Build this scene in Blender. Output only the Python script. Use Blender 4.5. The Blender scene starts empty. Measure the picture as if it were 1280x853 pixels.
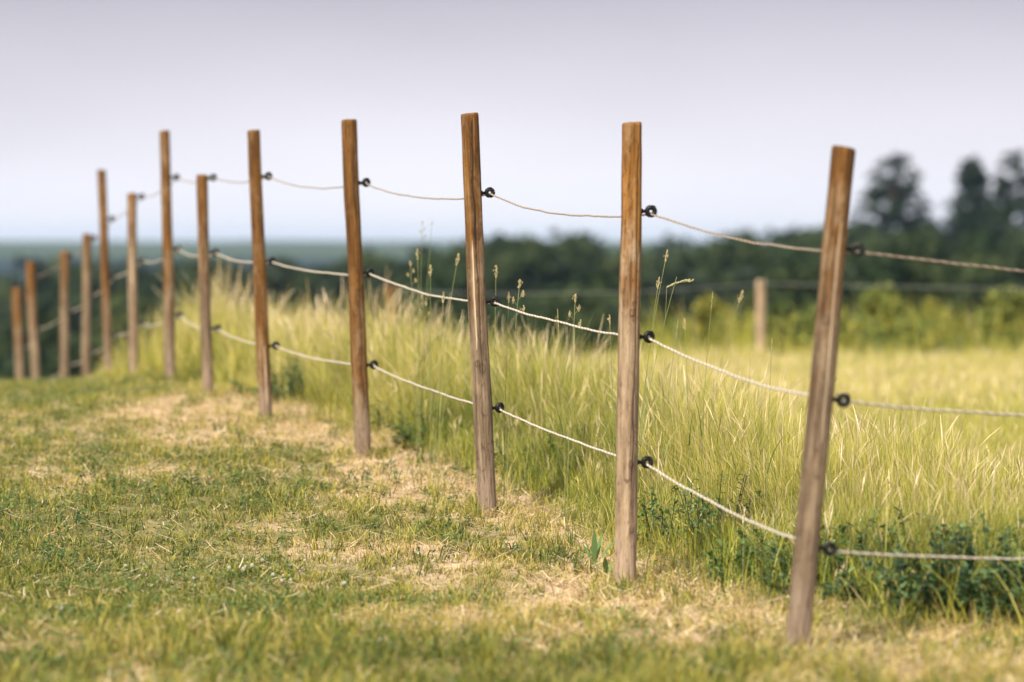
import bpy, math, random
import numpy as np
from mathutils import Vector, Matrix

random.seed(7)
rng = np.random.default_rng(11)
sc = bpy.context.scene
COL = sc.collection
R = math.radians

# ------------------------------------------------------------------ camera
EYE = 1.15
FPX = 4800.0                      # 135 mm lens, in photo pixels
PITCH = math.atan((426.5 - 308) / FPX)
cam_d = bpy.data.cameras.new('camera')
cam = bpy.data.objects.new('camera', cam_d)
COL.objects.link(cam)
cam.location = (0, 0, EYE)
cam.rotation_euler = (R(90) - PITCH, 0, 0)
cam_d.lens = 135
cam_d.sensor_width = 36
cam_d.clip_start = 0.5
cam_d.clip_end = 30000
cam_d.dof.use_dof = True
cam_d.dof.focus_distance = 14.3
cam_d.dof.aperture_fstop = 135 / 58.0
sc.camera = cam


def ray(px, py):
    dx = (px - 640) / FPX
    dy = -(py - 426.5) / FPX
    c, s = math.cos(PITCH), math.sin(PITCH)
    return np.array([dx, c + dy * s, -s + dy * c])


def at(px, py, Y):
    d = ray(px, py)
    return d / d[1] * Y + np.array([0, 0, EYE])


# ------------------------------------------------------------------ noise
def _hash(ix, iy, seed):
    h = (ix * 374761393 + iy * 668265263 + seed * 1442695041) & 0x7fffffff
    h = ((h ^ (h >> 13)) * 1274126177) & 0x7fffffff
    return ((h ^ (h >> 16)) & 0xffff) / 65535.0


def vnoise(x, y, seed=0):
    x = np.asarray(x, float); y = np.asarray(y, float)
    ix = np.floor(x).astype(np.int64); iy = np.floor(y).astype(np.int64)
    fx = x - ix; fy = y - iy
    fx = fx * fx * (3 - 2 * fx); fy = fy * fy * (3 - 2 * fy)
    a = _hash(ix, iy, seed); b = _hash(ix + 1, iy, seed)
    c = _hash(ix, iy + 1, seed); d = _hash(ix + 1, iy + 1, seed)
    return (a * (1 - fx) + b * fx) * (1 - fy) + (c * (1 - fx) + d * fx) * fy


def fbm(x, y, seed=0, o=3):
    t = 0; a = .5; n = 0
    for k in range(o):
        t = t + a * vnoise(x * 2 ** k, y * 2 ** k, seed + k * 17); n += a; a *= .55
    return t / n


def sstep(x, a, b):
    t = np.clip((np.asarray(x, float) - a) / (b - a), 0, 1)
    return t * t * (3 - 2 * t)


# ------------------------------------------------------------------ fence layout (from the photo)
# top px, base px, depth, radius, ring heights (py), tone, weather line, splits
POSTS = [
    dict(t=(1055, 183), b=(997, 803), Y=10.84, r=.0345, ring=(310, 498, 684)),
    dict(t=(790.5, 152), b=(782, 727), Y=12.9, r=.0350, ring=(264, 421, 578)),
    dict(t=(586, 141), b=(609, 635), Y=15.1, r=.0360, ring=(242, 378, 511)),
    dict(t=(436, 149), b=(454, 575), Y=17.4, r=.0350, ring=(229, 342, 457)),
    dict(t=(317, 162), b=(333, 532), Y=19.3, r=.0325, ring=(221, 327, 433)),
    dict(t=(252, 218), b=(260, 500), Y=21.3, r=.0310, ring=(221, 316, 411)),
    dict(t=(206, 163), b=(213, 474), Y=23.4, r=.0320, ring=(222, 311, 394)),
    dict(t=(165, 241), b=(167, 466), Y=25.3, r=.0310, ring=(246, 326, 404)),
    dict(t=(127, 212), b=(136, 474), Y=27.2, r=.0310, ring=(274, 346, 419)),
    dict(t=(109, 292), b=(107, 530), Y=28.8, r=.0330, ring=(297, 368, 440)),
    dict(t=(80.5, 313), b=(80, 545), Y=30.3, r=.0350, ring=(320, 388, 455)),
    dict(t=(37, 327), b=(49, 560), Y=31.6, r=.0370, ring=(345, 411, 476)),
    dict(t=(20, 360), b=(30, 575), Y=32.8, r=.0420, ring=(372, 436, 500)),
]
FYs = np.array([at(*p['b'], p['Y'])[1] for p in POSTS])
FXs = np.array([at(*p['b'], p['Y'])[0] for p in POSTS])


def fence_x(Y):
    Y = np.asarray(Y, float)
    x = np.interp(Y, FYs, FXs)
    x = np.where(Y > FYs[-1], FXs[-1] - (Y - FYs[-1]) * .5, x)
    return np.where(Y < FYs[0], FXs[0] + (FYs[0] - Y) * .3, x)


C0 = (FXs[0], FYs[0])


def side(X, Y):
    """> 0 in the meadow, < 0 on the mown side, about metres from the fence"""
    X = np.asarray(X, float); Y = np.asarray(Y, float)
    a = (X - fence_x(Y)) * .96
    b = (Y - (C0[1] + (X - C0[0]) * .62)) * .82
    return np.minimum(a, b)


def ground_z(X, Y):
    X = np.asarray(X, float); Y = np.asarray(Y, float)
    hl = np.interp(Y, [0, 9, 10.8, 12.9, 15.1, 17.4, 19.3, 21.3, 23.4, 25.3, 26.5, 60],
                   [1.15, 1.16, 1.155, 1.145, 1.04, .965, .895, .845, .812, .815, .84, 1.2])
    hr = np.interp(Y, [0, 9, 13, 20, 30, 60], [1.15, 1.13, 1.12, 1.10, 1.20, 1.45])
    w = sstep(X - fence_x(np.clip(Y, 0, 40)), .3, 3.2)
    H = hl * (1 - w) + hr * w
    H = H + sstep(-X, 1.9, 3.1) * sstep(Y, 17, 25) * .115
    yc = 26.3 + 16 * sstep(X, -1.9, 2.4)
    d = np.maximum(Y - yc, 0)
    H = H + .21 * d ** 1.0 * sstep(d, 0, 5) * np.exp(-d / 400) * (d < 1e9)
    H = np.minimum(H, 16 + 2 * vnoise(X / 60, Y / 60, 5))
    H = H + (vnoise(X * .8, Y * .8, 3) - .5) * .05 * sstep(np.hypot(X, Y), 2, 9) * (H < 5)
    # the valley floor climbs again far away
    H = H - sstep(Y, 500, 3500) * 6
    r = np.hypot(X, Y)
    return EYE - H


def on_ground(px, py):
    d = ray(px, py)
    lo = 6.0
    Y = 6.0
    while Y < 70:
        p = d / d[1] * Y
        if p[2] + EYE < ground_z(p[0], Y):
            break
        Y += .02
    p = d / d[1] * Y
    return np.array([p[0], Y, float(ground_z(p[0], Y))])


DRY = [(880, 735, .50, .9, 1.1), (940, 760, .35, .7, 1.), (1010, 790, .3, .5, .8), (1150, 835, .55, .5, .9), (1240, 800, .4, .5, .8),
       (340, 520, .45, 1.1, 1.0), (400, 535, .40, .8, 1.1), (275, 505, .4, .9, 1), (520, 592, .33, .8, 1.1), (640, 612, .25, .6, .7),
       (290, 597, .5, .35, .40), (215, 590, .4, .3, .3), (130, 522, .6, .6, .35), (60, 560, .6, .5, .15),
       (620, 700, .45, .35, .6), (690, 650, .3, .4, .7), (820, 750, .3, .4, .9), (760, 690, .2, .3, .6),
       (560, 780, .5, .35, .5), (60, 800, .5, .4, .5), (130, 470, .6, 1.0, .1), (480, 690, .4, .3, .5), (760, 800, .5, .3, .5), (300, 660, .5, .4, .35)]
LUSH = [(90, 650, .8, .8, .8), (60, 760, .5, .5, .5), (230, 610, .3, .3, .7), (560, 660, .5, .5, .7), (690, 690, .35, .35, .8), (730, 700, .2, .25, .7),
        (470, 640, .5, .4, .5), (430, 830, .5, .3, .6), (330, 560, .4, .6, .5), (620, 830, .4, .3, .5), (1000, 830, .4, .3, .7), (260, 830, .4, .3, .5),
        (440, 590, .4, .4, .8), (180, 690, .5, .5, .5), (870, 790, .35, .25, .6), (750, 770, .35, .3, .5), (20, 500, .8, 1.0, .4), (350, 740, .6, .4, .4)]
DRYW = [(*on_ground(a, b)[:2], rx, ry, s) for a, b, rx, ry, s in DRY]
LUSHW = [(*on_ground(a, b)[:2], rx, ry, s) for a, b, rx, ry, s in LUSH]


def dryness(X, Y):
    X = np.asarray(X, float); Y = np.asarray(Y, float)
    wx = X + (fbm(X * 3, Y * 2, 8) - .5) * .5; wy = Y + (fbm(X * 2, Y * 2, 9) - .5) * 1.0
    v = .24 + (fbm(X * 2.0, Y * .5, 21, 4) - .5) * .75 + (fbm(X * 7, Y * 2.2, 25, 3) - .5) * .9 + (fbm(X * 24, Y * 12, 27, 2) - .5) * .5
    for cx, cy, rx, ry, s in DRYW:
        v = v + .78 * s * np.exp(-(((wx - cx) / rx) ** 2 + ((wy - cy) / (ry * 1.25)) ** 2))
    for cx, cy, rx, ry, s in LUSHW:
        v = v - .40 * s * np.exp(-(((wx - cx) / rx) ** 2 + ((wy - cy) / (ry * 1.6)) ** 2))
    d = side(X, Y)
    v = v + .25 * np.exp(-((d - .08) / .28) ** 2)
    v = v - .45 * sstep(d, .5, 1.0)
    return np.clip(v, 0, 1)


# ------------------------------------------------------------------ object helpers
def put(o, parent=None):
    COL.objects.link(o)
    if parent is not None:
        o.parent = parent
    return o


def tag(o, label=None, cat=None, group=None, kind=None):
    if label: o['label'] = label
    if cat: o['category'] = cat
    if group: o['group'] = group
    if kind: o['kind'] = kind
    return o


def empty(name, loc):
    e = bpy.data.objects.new(name, None)
    e.empty_display_size = .1
    e.location = loc
    return put(e)


def mesh_np(name, V, F, mat, parent=None, col=None, smooth=False, attrs=None):
    """V (n,3); F (m,k) one polygon size"""
    V = np.ascontiguousarray(V, dtype=np.float32); F = np.ascontiguousarray(F, dtype=np.int32)
    me = bpy.data.meshes.new(name)
    m, k = F.shape
    me.vertices.add(len(V)); me.vertices.foreach_set('co', V.ravel())
    me.loops.add(m * k); me.loops.foreach_set('vertex_index', F.ravel())
    me.polygons.add(m)
    me.polygons.foreach_set('loop_start', np.arange(0, m * k, k, dtype=np.int32))
    me.polygons.foreach_set('loop_total', np.full(m, k, dtype=np.int32))
    me.update(calc_edges=True)
    if smooth:
        me.polygons.foreach_set('use_smooth', np.ones(m, dtype=bool))
    if col is not None:
        ca = me.color_attributes.new('tint', 'FLOAT_COLOR', 'POINT')
        c4 = np.ones((len(V), 4), dtype=np.float32); c4[:, :3] = col
        ca.data.foreach_set('color', c4.ravel())
    for an, av in (attrs or {}).items():
        a = me.attributes.new(an, 'FLOAT', 'POINT'); a.data.foreach_set('value', np.asarray(av, dtype=np.float32))
    me.materials.append(mat)
    o = bpy.data.objects.new(name, me)
    return put(o, parent)


class Geo:
    """collects quads and triangles with a colour per vertex"""
    def __init__(s): s.v = []; s.f = []; s.c = []; s.n = 0
    def add(s, V, F, C):
        V = np.asarray(V, float); F = np.asarray(F)
        if F.shape[1] == 3: F = np.hstack([F, F[:, 2:3]])
        s.v.append(V); s.f.append(F + s.n); s.c.append(np.broadcast_to(np.asarray(C, float), V.shape)); s.n += len(V)
    def build(s, name, mat, parent=None, smooth=False):
        V = np.vstack(s.v); F = np.vstack(s.f); C = np.vstack(s.c)
        tri = F[:, 2] == F[:, 3]
        me = bpy.data.meshes.new(name)
        loops = np.concatenate([F[~tri].ravel(), F[tri][:, :3].ravel()]).astype(np.int32)
        nq, nt = int((~tri).sum()), int(tri.sum())
        me.vertices.add(len(V)); me.vertices.foreach_set('co', V.astype(np.float32).ravel())
        me.loops.add(len(loops)); me.loops.foreach_set('vertex_index', loops)
        me.polygons.add(nq + nt)
        st = np.concatenate([np.arange(nq) * 4, nq * 4 + np.arange(nt) * 3]).astype(np.int32)
        me.polygons.foreach_set('loop_start', st)
        me.polygons.foreach_set('loop_total', np.concatenate([np.full(nq, 4), np.full(nt, 3)]).astype(np.int32))
        me.update(calc_edges=True)
        if smooth: me.polygons.foreach_set('use_smooth', np.ones(nq + nt, dtype=bool))
        ca = me.color_attributes.new('tint', 'FLOAT_COLOR', 'POINT')
        c4 = np.ones((len(V), 4), dtype=np.float32); c4[:, :3] = C
        ca.data.foreach_set('color', c4.ravel())
        me.materials.append(mat)
        return put(bpy.data.objects.new(name, me), parent)


def tube(path, rad, n=8, cap=True):
    """tube along a path; rad scalar or per point; returns V, F(quads/tris as 4)"""
    P = np.asarray(path, float); m = len(P)
    rad = np.broadcast_to(np.asarray(rad, float), (m,))
    T = np.gradient(P, axis=0); T /= np.linalg.norm(T, axis=1)[:, None] + 1e-12
    ref = np.array([0, 0, 1.0]) if abs(T[0][2]) < .9 else np.array([1.0, 0, 0])
    U = np.cross(T, ref)
    nz = np.linalg.norm(U, axis=1)
    U[nz < 1e-3] = U[0]
    U /= np.linalg.norm(U, axis=1)[:, None]
    W = np.cross(T, U)
    a = np.arange(n) / n * 2 * np.pi
    V = P[:, None, :] + rad[:, None, None] * (np.cos(a)[None, :, None] * U[:, None, :] + np.sin(a)[None, :, None] * W[:, None, :])
    V = V.reshape(-1, 3)
    i = np.arange(m - 1)[:, None] * n; j = np.arange(n)[None, :]; j2 = (j + 1) % n
    F = np.stack([i + j, i + j2, i + n + j2, i + n + j], -1).reshape(-1, 4)
    if cap:
        V = np.vstack([V, P[:1], P[-1:]])
        c0, c1 = m * n, m * n + 1
        jj = np.arange(n); k2 = (jj + 1) % n
        A = np.stack([np.full(n, c0), k2, jj, jj], -1)
        B = np.stack([np.full(n, c1), (m - 1) * n + jj, (m - 1) * n + k2, (m - 1) * n + k2], -1)
        F = np.vstack([F, A, B])
    return V, F


def torus(c, U, W, Rm, rm, n=28, k=10, a0=0, a1=2 * math.pi):
    a = np.linspace(a0, a1, n)
    P = c + Rm * (np.cos(a)[:, None] * U + np.sin(a)[:, None] * W)
    return tube(P, rm, k)


# ------------------------------------------------------------------ materials
def new_mat(name):
    m = bpy.data.materials.new(name); m.use_nodes = True
    nt = m.node_tree; nt.nodes.clear()
    out = nt.nodes.new('ShaderNodeOutputMaterial')
    return m, nt, out


def leaf_mat(name, trans=.35, rough=.6, gloss=.25, var=.25):
    m, nt, out = new_mat(name)
    N = nt.nodes.new; L = nt.links.new
    at_ = N('ShaderNodeAttribute'); at_.attribute_name = 'tint'
    no = N('ShaderNodeTexNoise'); no.inputs['Scale'].default_value = 60
    hsv = N('ShaderNodeHueSaturation')
    mr = N('ShaderNodeMapRange'); mr.inputs['To Min'].default_value = 1 - var; mr.inputs['To Max'].default_value = 1 + var
    L(no.outputs['Fac'], mr.inputs['Value']); L(mr.outputs['Result'], hsv.inputs['Value'])
    L(at_.outputs['Color'], hsv.inputs['Color'])
    p = N('ShaderNodeBsdfPrincipled'); p.inputs['Roughness'].default_value = rough
    p.inputs['Specular IOR Level'].default_value = gloss
    t = N('ShaderNodeBsdfTranslucent')
    L(hsv.outputs['Color'], p.inputs['Base Color']); L(hsv.outputs['Color'], t.inputs['Color'])
    mx = N('ShaderNodeMixShader'); mx.inputs['Fac'].default_value = trans
    L(p.outputs['BSDF'], mx.inputs[1]); L(t.outputs['BSDF'], mx.inputs[2]); L(mx.outputs[0], out.inputs['Surface'])
    return m


def plain_mat(name, colr, rough=.6, spec=.4, var=.2, scale=40, bump=0):
    m, nt, out = new_mat(name)
    N = nt.nodes.new; L = nt.links.new
    tc = N('ShaderNodeTexCoord')
    no = N('ShaderNodeTexNoise'); no.inputs['Scale'].default_value = scale; no.inputs['Detail'].default_value = 4
    L(tc.outputs['Object'], no.inputs['Vector'])
    rgb = N('ShaderNodeMix'); rgb.data_type = 'RGBA'
    rgb.inputs['A'].default_value = (*[c * (1 - var) for c in colr], 1)
    rgb.inputs['B'].default_value = (*[min(1, c * (1 + var)) for c in colr], 1)
    L(no.outputs['Fac'], rgb.inputs['Factor'])
    p = N('ShaderNodeBsdfPrincipled'); p.inputs['Roughness'].default_value = rough; p.inputs['Specular IOR Level'].default_value = spec
    L(rgb.outputs['Result'], p.inputs['Base Color'])
    if bump:
        b = N('ShaderNodeBump'); b.inputs['Strength'].default_value = bump; b.inputs['Distance'].default_value = .002
        L(no.outputs['Fac'], b.inputs['Height']); L(b.outputs['Normal'], p.inputs['Normal'])
    L(p.outputs['BSDF'], out.inputs['Surface'])
    return m


def wood_mat():
    m, nt, out = new_mat('weathered_timber')
    N = nt.nodes.new; L = nt.links.new

    def math_(op, a, b=None):
        n = N('ShaderNodeMath'); n.operation = op
        for i, v in enumerate((a, b)):
            if v is None: continue
            if isinstance(v, (int, float)): n.inputs[i].default_value = v
            else: L(v, n.inputs[i])
        return n.outputs[0]

    def noise(vec, scale, detail=4, rough=.55):
        n = N('ShaderNodeTexNoise'); n.inputs['Scale'].default_value = scale; n.inputs['Detail'].default_value = detail
        n.inputs['Roughness'].default_value = rough
        L(vec, n.inputs['Vector']); return n.outputs['Fac']

    def mapping(vec, s):
        n = N('ShaderNodeMapping'); n.inputs['Scale'].default_value = s; L(vec, n.inputs['Vector']); return n.outputs[0]

    def ramp(f, stops):
        n = N('ShaderNodeValToRGB'); el = n.color_ramp.elements
        while len(el) < len(stops): el.new(.5)
        for e, (p_, c) in zip(el, stops): e.position = p_; e.color = (*c, 1)
        L(f, n.inputs['Fac']); return n.outputs['Color']

    def mix(f, a, b, bt='MIX'):
        n = N('ShaderNodeMix'); n.data_type = 'RGBA'; n.blend_type = bt
        if isinstance(f, (int, float)): n.inputs['Factor'].default_value = f
        else: L(f, n.inputs['Factor'])
        for k, v in (('A', a), ('B', b)):
            if isinstance(v, tuple): n.inputs[k].default_value = (*v, 1)
            else: L(v, n.inputs[k])
        return n.outputs['Result']

    tc = N('ShaderNodeTexCoord'); oi = N('ShaderNodeObjectInfo')
    add = N('ShaderNodeVectorMath'); add.operation = 'ADD'
    L(tc.outputs['Object'], add.inputs[0])
    cmb = N('ShaderNodeCombineXYZ'); L(math_('MULTIPLY', oi.outputs['Random'], 37.0), cmb.inputs[0]); L(math_('MULTIPLY', oi.outputs['Random'], 91.0), cmb.inputs[2])
    L(cmb.outputs[0], add.inputs[1])
    v = add.outputs[0]
    sep = N('ShaderNodeSeparateXYZ'); L(tc.outputs['Object'], sep.inputs[0])
    wl = N('ShaderNodeAttribute'); wl.attribute_type = 'OBJECT'; wl.attribute_name = 'weather_line'
    tone = N('ShaderNodeAttribute'); tone.attribute_type = 'OBJECT'; tone.attribute_name = 'tone'
    fine = noise(mapping(v, (90, 90, 5)), 2.2, 6, .65)
    grain = noise(mapping(v, (30, 30, 1.4)), 2.0, 5)
    blot = noise(mapping(v, (14, 14, 5)), 1.2, 5, .7)
    spots = noise(mapping(v, (40, 40, 22)), 1.6, 3, .6)
    brown = ramp(grain, [(.28, (.065, .03, .012)), (.45, (.155, .075, .028)), (.6, (.26, .135, .052)), (.78, (.40, .24, .115))])
    grey = ramp(grain, [(.28, (.09, .065, .045)), (.5, (.23, .17, .12)), (.75, (.42, .335, .25))])
    edge = math_('ADD', math_('SUBTRACT', wl.outputs['Fac'], sep.outputs['Z']), math_('MULTIPLY', math_('SUBTRACT', blot, .5), 1.3))
    mr = N('ShaderNodeMapRange'); mr.interpolation_type = 'SMOOTHSTEP'
    mr.inputs['From Min'].default_value = -.32; mr.inputs['From Max'].default_value = .32; L(edge, mr.inputs['Value'])
    c = mix(mr.outputs['Result'], brown, grey)
    foot = N('ShaderNodeMapRange'); foot.inputs['From Min'].default_value = .26; foot.inputs['From Max'].default_value = .12
    L(math_('ADD', sep.outputs['Z'], math_('MULTIPLY', math_('SUBTRACT', blot, .5), .12)), foot.inputs['Value'])
    c = mix(math_('MULTIPLY', foot.outputs['Result'], .45), c, (.42, .33, .27))
    dk = N('ShaderNodeMapRange'); dk.inputs['From Min'].default_value = .47; dk.inputs['From Max'].default_value = .34; L(fine, dk.inputs['Value'])
    c = mix(math_('MULTIPLY', dk.outputs['Result'], .8), c, (.07, .035, .018))
    sp = N('ShaderNodeMapRange'); sp.inputs['From Min'].default_value = .41; sp.inputs['From Max'].default_value = .33; L(spots, sp.inputs['Value'])
    c = mix(math_('MULTIPLY', sp.outputs['Result'], .65), c, (.06, .03, .015))
    # a darker bloom over the upper part
    bl = N('ShaderNodeMapRange'); bl.inputs['From Min'].default_value = .5; bl.inputs['From Max'].default_value = .72; L(blot, bl.inputs['Value'])
    c = mix(math_('MULTIPLY', bl.outputs['Result'], .35), c, (.62, .48, .33))
    hs = N('ShaderNodeHueSaturation'); hs.inputs['Saturation'].default_value = 1.12; L(tone.outputs['Fac'], hs.inputs['Value']); L(c, hs.inputs['Color'])
    c = hs.outputs['Color']
    sa = N('ShaderNodeAttribute'); sa.attribute_name = 'split'
    c = mix(math_('MULTIPLY', sa.outputs['Fac'], .85), c, (.66, .52, .38))
    cr = N('ShaderNodeAttribute'); cr.attribute_name = 'crack'
    c = mix(cr.outputs['Fac'], c, (.035, .02, .012))
    p = N('ShaderNodeBsdfPrincipled'); p.inputs['Roughness'].default_value = .75; p.inputs['Specular IOR Level'].default_value = .25
    L(c, p.inputs['Base Color'])
    b = N('ShaderNodeBump'); b.inputs['Strength'].default_value = 1.0; b.inputs['Distance'].default_value = .006
    L(math_('ADD', fine, grain), b.inputs['Height']); L(b.outputs['Normal'], p.inputs['Normal'])
    L(p.outputs['BSDF'], out.inputs['Surface'])
    return m


def ground_mat():
    m, nt, out = new_mat('turf_and_straw')
    N = nt.nodes.new; L = nt.links.new
    a = N('ShaderNodeAttribute'); a.attribute_name = 'tint'
    tc = N('ShaderNodeTexCoord')
    n1 = N('ShaderNodeTexNoise'); n1.inputs['Scale'].default_value = 30; n1.inputs['Detail'].default_value = 8; n1.inputs['Roughness'].default_value = .7
    L(tc.outputs['Object'], n1.inputs['Vector'])
    mr = N('ShaderNodeMapRange'); mr.inputs['From Min'].default_value = .3; mr.inputs['From Max'].default_value = .7
    mr.inputs['To Min'].default_value = .45; mr.inputs['To Max'].default_value = 1.35
    L(n1.outputs['Fac'], mr.inputs['Value'])
    hs = N('ShaderNodeHueSaturation'); L(a.outputs['Color'], hs.inputs['Color']); L(mr.outputs['Result'], hs.inputs['Value'])
    p = N('ShaderNodeBsdfPrincipled'); p.inputs['Roughness'].default_value = .95; p.inputs['Specular IOR Level'].default_value = .1
    L(hs.outputs['Color'], p.inputs['Base Color'])
    b = N('ShaderNodeBump'); b.inputs['Strength'].default_value = .7; b.inputs['Distance'].default_value = .02
    L(n1.outputs['Fac'], b.inputs['Height']); L(b.outputs['Normal'], p.inputs['Normal'])
    L(p.outputs['BSDF'], out.inputs['Surface'])
    return m


M_GRASS = leaf_mat('grass_blades', .24, .55, .3)
M_STRAW = leaf_mat('dry_straw', .2, .6, .3)
M_LEAF = leaf_mat('weed_leaves', .3, .5, .35)
M_TREE = leaf_mat('tree_leaves', .25, .7, .2, .35)
M_BARK = plain_mat('bark', (.07, .05, .035), .9, .1, .4, 3)
M_WOOD = wood_mat()
M_GROUND = ground_mat()
M_BLACK = plain_mat('black_plastic', (.005, .005, .006), .5, .3, .3, 60)
M_STEEL = plain_mat('rusty_screw_steel', (.10, .07, .05), .5, .5, .4, 90)
M_ROPE = leaf_mat('braided_polymer_rope', .08, .6, .3, .12)
M_HILL = plain_mat('wooded_hillside', (.018, .027, .025), .95, .05, .5, .02)
M_FLOWER = leaf_mat('clover_petals', .3, .6, .2, .1)

# ------------------------------------------------------------------ ground sheet
DRYC = np.array([.54, .395, .26]); LAWNC = np.array([.19, .17, .07]); MEADC = np.array([.10, .115, .035]); FARC = np.array([.05, .07, .025])
ang = np.concatenate([np.linspace(-180, -14, 56)[:-1], np.linspace(-14, 14, 190)[:-1], np.linspace(14, 180, 56)[:-1]])
rad = np.concatenate([np.linspace(.5, 8.5, 14)[:-1], np.arange(8.5, 34, .07), 34 * 1.045 ** np.arange(1, 128)])
A_, R_ = np.meshgrid(R(1) * ang, rad)
GX = R_ * np.sin(A_); GY = R_ * np.cos(A_)
GZ = ground_z(GX, GY)
dr = dryness(GX, GY)[..., None]; sd = side(GX, GY)[..., None]
gc = LAWNC * (1 - sstep(dr, .2, .75)) + DRYC * sstep(dr, .2, .75)
mm = sstep(sd, .25, .7)
gc = gc * (1 - mm) + MEADC * mm
ff = sstep(np.hypot(GX, GY), 60, 90)[..., None]
gc = gc * (1 - ff) + FARC * ff
na, nr = len(ang), len(rad)
GZ = GZ + (fbm(GX * 9, GY * 9, 31) - .5) * .022 * (np.hypot(GX, GY) < 34)
V = np.stack([GX, GY, GZ], -1).reshape(-1, 3)
i = np.arange(nr - 1)[:, None] * na; j = np.arange(na)[None, :]; j2 = (j + 1) % na
F = np.stack([i + j, i + na + j, i + na + j2, i + j2], -1).reshape(-1, 4)[:, ::-1]
V = np.vstack([V, [[0, 0, float(ground_z(0, 0))]]]); gcf = np.vstack([gc.reshape(-1, 3), LAWNC])
g = Geo(); g.add(V, F, gcf)
jj = np.arange(na); g.f.append(np.stack([np.full(na, nr * na), (jj + 1) % na, jj, jj], -1)[:, [0, 2, 1, 1]])
ground = g.build('ground', M_GROUND, smooth=True)
tag(ground, kind='structure')

# ------------------------------------------------------------------ blades of grass
def ribbons(P, h, w, az, lean, curl, C0_, C1_, segs=3, prof=None, jitter=None):
    """P (n,3) roots; bend towards az; returns V, F, C"""
    n = len(P)
    t = np.linspace(0, 1, segs + 1)
    if prof is None: prof = 1 - t ** 1.6 * .88
    th = lean[:, None] + curl[:, None] * t[None, :] ** 1.2         # angle from vertical along the blade
    ds = h[:, None] / segs
    dz = np.cos(th[:, :-1] * .5 + th[:, 1:] * .5) * ds; dh = np.sin(th[:, :-1] * .5 + th[:, 1:] * .5) * ds
    z = np.concatenate([np.zeros((n, 1)), np.cumsum(dz, 1)], 1); r = np.concatenate([np.zeros((n, 1)), np.cumsum(dh, 1)], 1)
    ca, sa = np.cos(az)[:, None], np.sin(az)[:, None]
    X = P[:, 0:1] + ca * r; Y = P[:, 1:2] + sa * r; Z = P[:, 2:3] + z
    tw = az + rng.uniform(-1.2, 1.2, n) + math.pi / 2
    wx = np.cos(tw)[:, None] * w[:, None] * prof[None, :] * .5; wy = np.sin(tw)[:, None] * w[:, None] * prof[None, :] * .5
    A = np.stack([X - wx, Y - wy, Z], -1); B = np.stack([X + wx, Y + wy, Z], -1)
    V = np.stack([A, B], 2).reshape(n, -1, 3)
    k = np.arange(segs)[None, :] * 2; b = (np.arange(n) * (2 * (segs + 1)))[:, None]
    F = np.stack([b + k, b + k + 1, b + k + 3, b + k + 2], -1).reshape(-1, 4)
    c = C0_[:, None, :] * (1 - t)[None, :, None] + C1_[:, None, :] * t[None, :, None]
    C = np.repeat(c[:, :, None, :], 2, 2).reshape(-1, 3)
    return V.reshape(-1, 3), F, C


def scatter(n, y0, y1, power=1.0, marg_l=.95, marg_r=.95):
    """points in the wedge the lens can see, denser near the camera"""
    u = rng.uniform(0, 1, n * 2)
    Y = (y0 ** (1 - power) + u * (y1 ** (1 - power) - y0 ** (1 - power))) ** (1 / (1 - power)) if power != 1 else y0 * (y1 / y0) ** u
    hw = .134 * Y
    X = rng.uniform(-1, 1, n * 2) * (hw + max(marg_l, marg_r))
    return X, Y


def pal(f, stops):
    xs = [s[0] for s in stops]
    return np.stack([np.interp(f, xs, [s[1][k] for s in stops]) for k in range(3)], -1)


GREEN_RAMP = [(0, (.045, .095, .018)), (.25, (.15, .195, .024)), (.5, (.40, .36, .045)), (.75, (.60, .47, .13)), (1, (.68, .54, .29))]

# --- mown lawn blades
X, Y = scatter(370000, 8.6, 29.5, .4)
s = side(X, Y); dr = dryness(X, Y)
clump = fbm(X * 14, Y * 14, 41, 2)
keep = (s < .30 + .4 * fbm(X * 3, Y * 2, 43)) & (rng.uniform(0, 1, len(X)) < (1.1 - .72 * sstep(dr, .35, .95)) * (.15 + 1.5 * sstep(clump, .25, .7))) & (rng.uniform(0, 1, len(X)) < .95)
X, Y, s, dr = X[keep], Y[keep], s[keep], dr[keep]
n = len(X); print('lawn', n)
P = np.stack([X, Y, ground_z(X, Y) - .004], -1)
lush = fbm(X * 2.2, Y * 1.4, 51)
h = (.016 + .040 * rng.random(n) ** 1.6) * (.6 + .9 * lush) * (.55 + .9 * sstep(clump[keep], .3, .75)) * (1 - .3 * dr)
h = h * (1 + .8 * sstep(s, -.35, .1) * (rng.random(n) < .4))
h = h * (1 + .5 * sstep(12.5 - Y, 0, 2))
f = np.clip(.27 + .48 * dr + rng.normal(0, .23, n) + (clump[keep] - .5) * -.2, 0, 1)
c1 = pal(f, GREEN_RAMP); c0 = c1 * .45 + np.array([.07, .06, .03]) * .2  # roots darkened in the tint, standing in for shadow between the blades
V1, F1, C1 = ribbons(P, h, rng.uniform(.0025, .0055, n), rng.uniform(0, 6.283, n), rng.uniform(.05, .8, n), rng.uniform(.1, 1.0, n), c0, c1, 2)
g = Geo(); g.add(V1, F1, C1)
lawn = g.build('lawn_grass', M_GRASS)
tag(lawn, 'short mown yellow green grass on the left of the fence', 'grass', kind='stuff')

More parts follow.
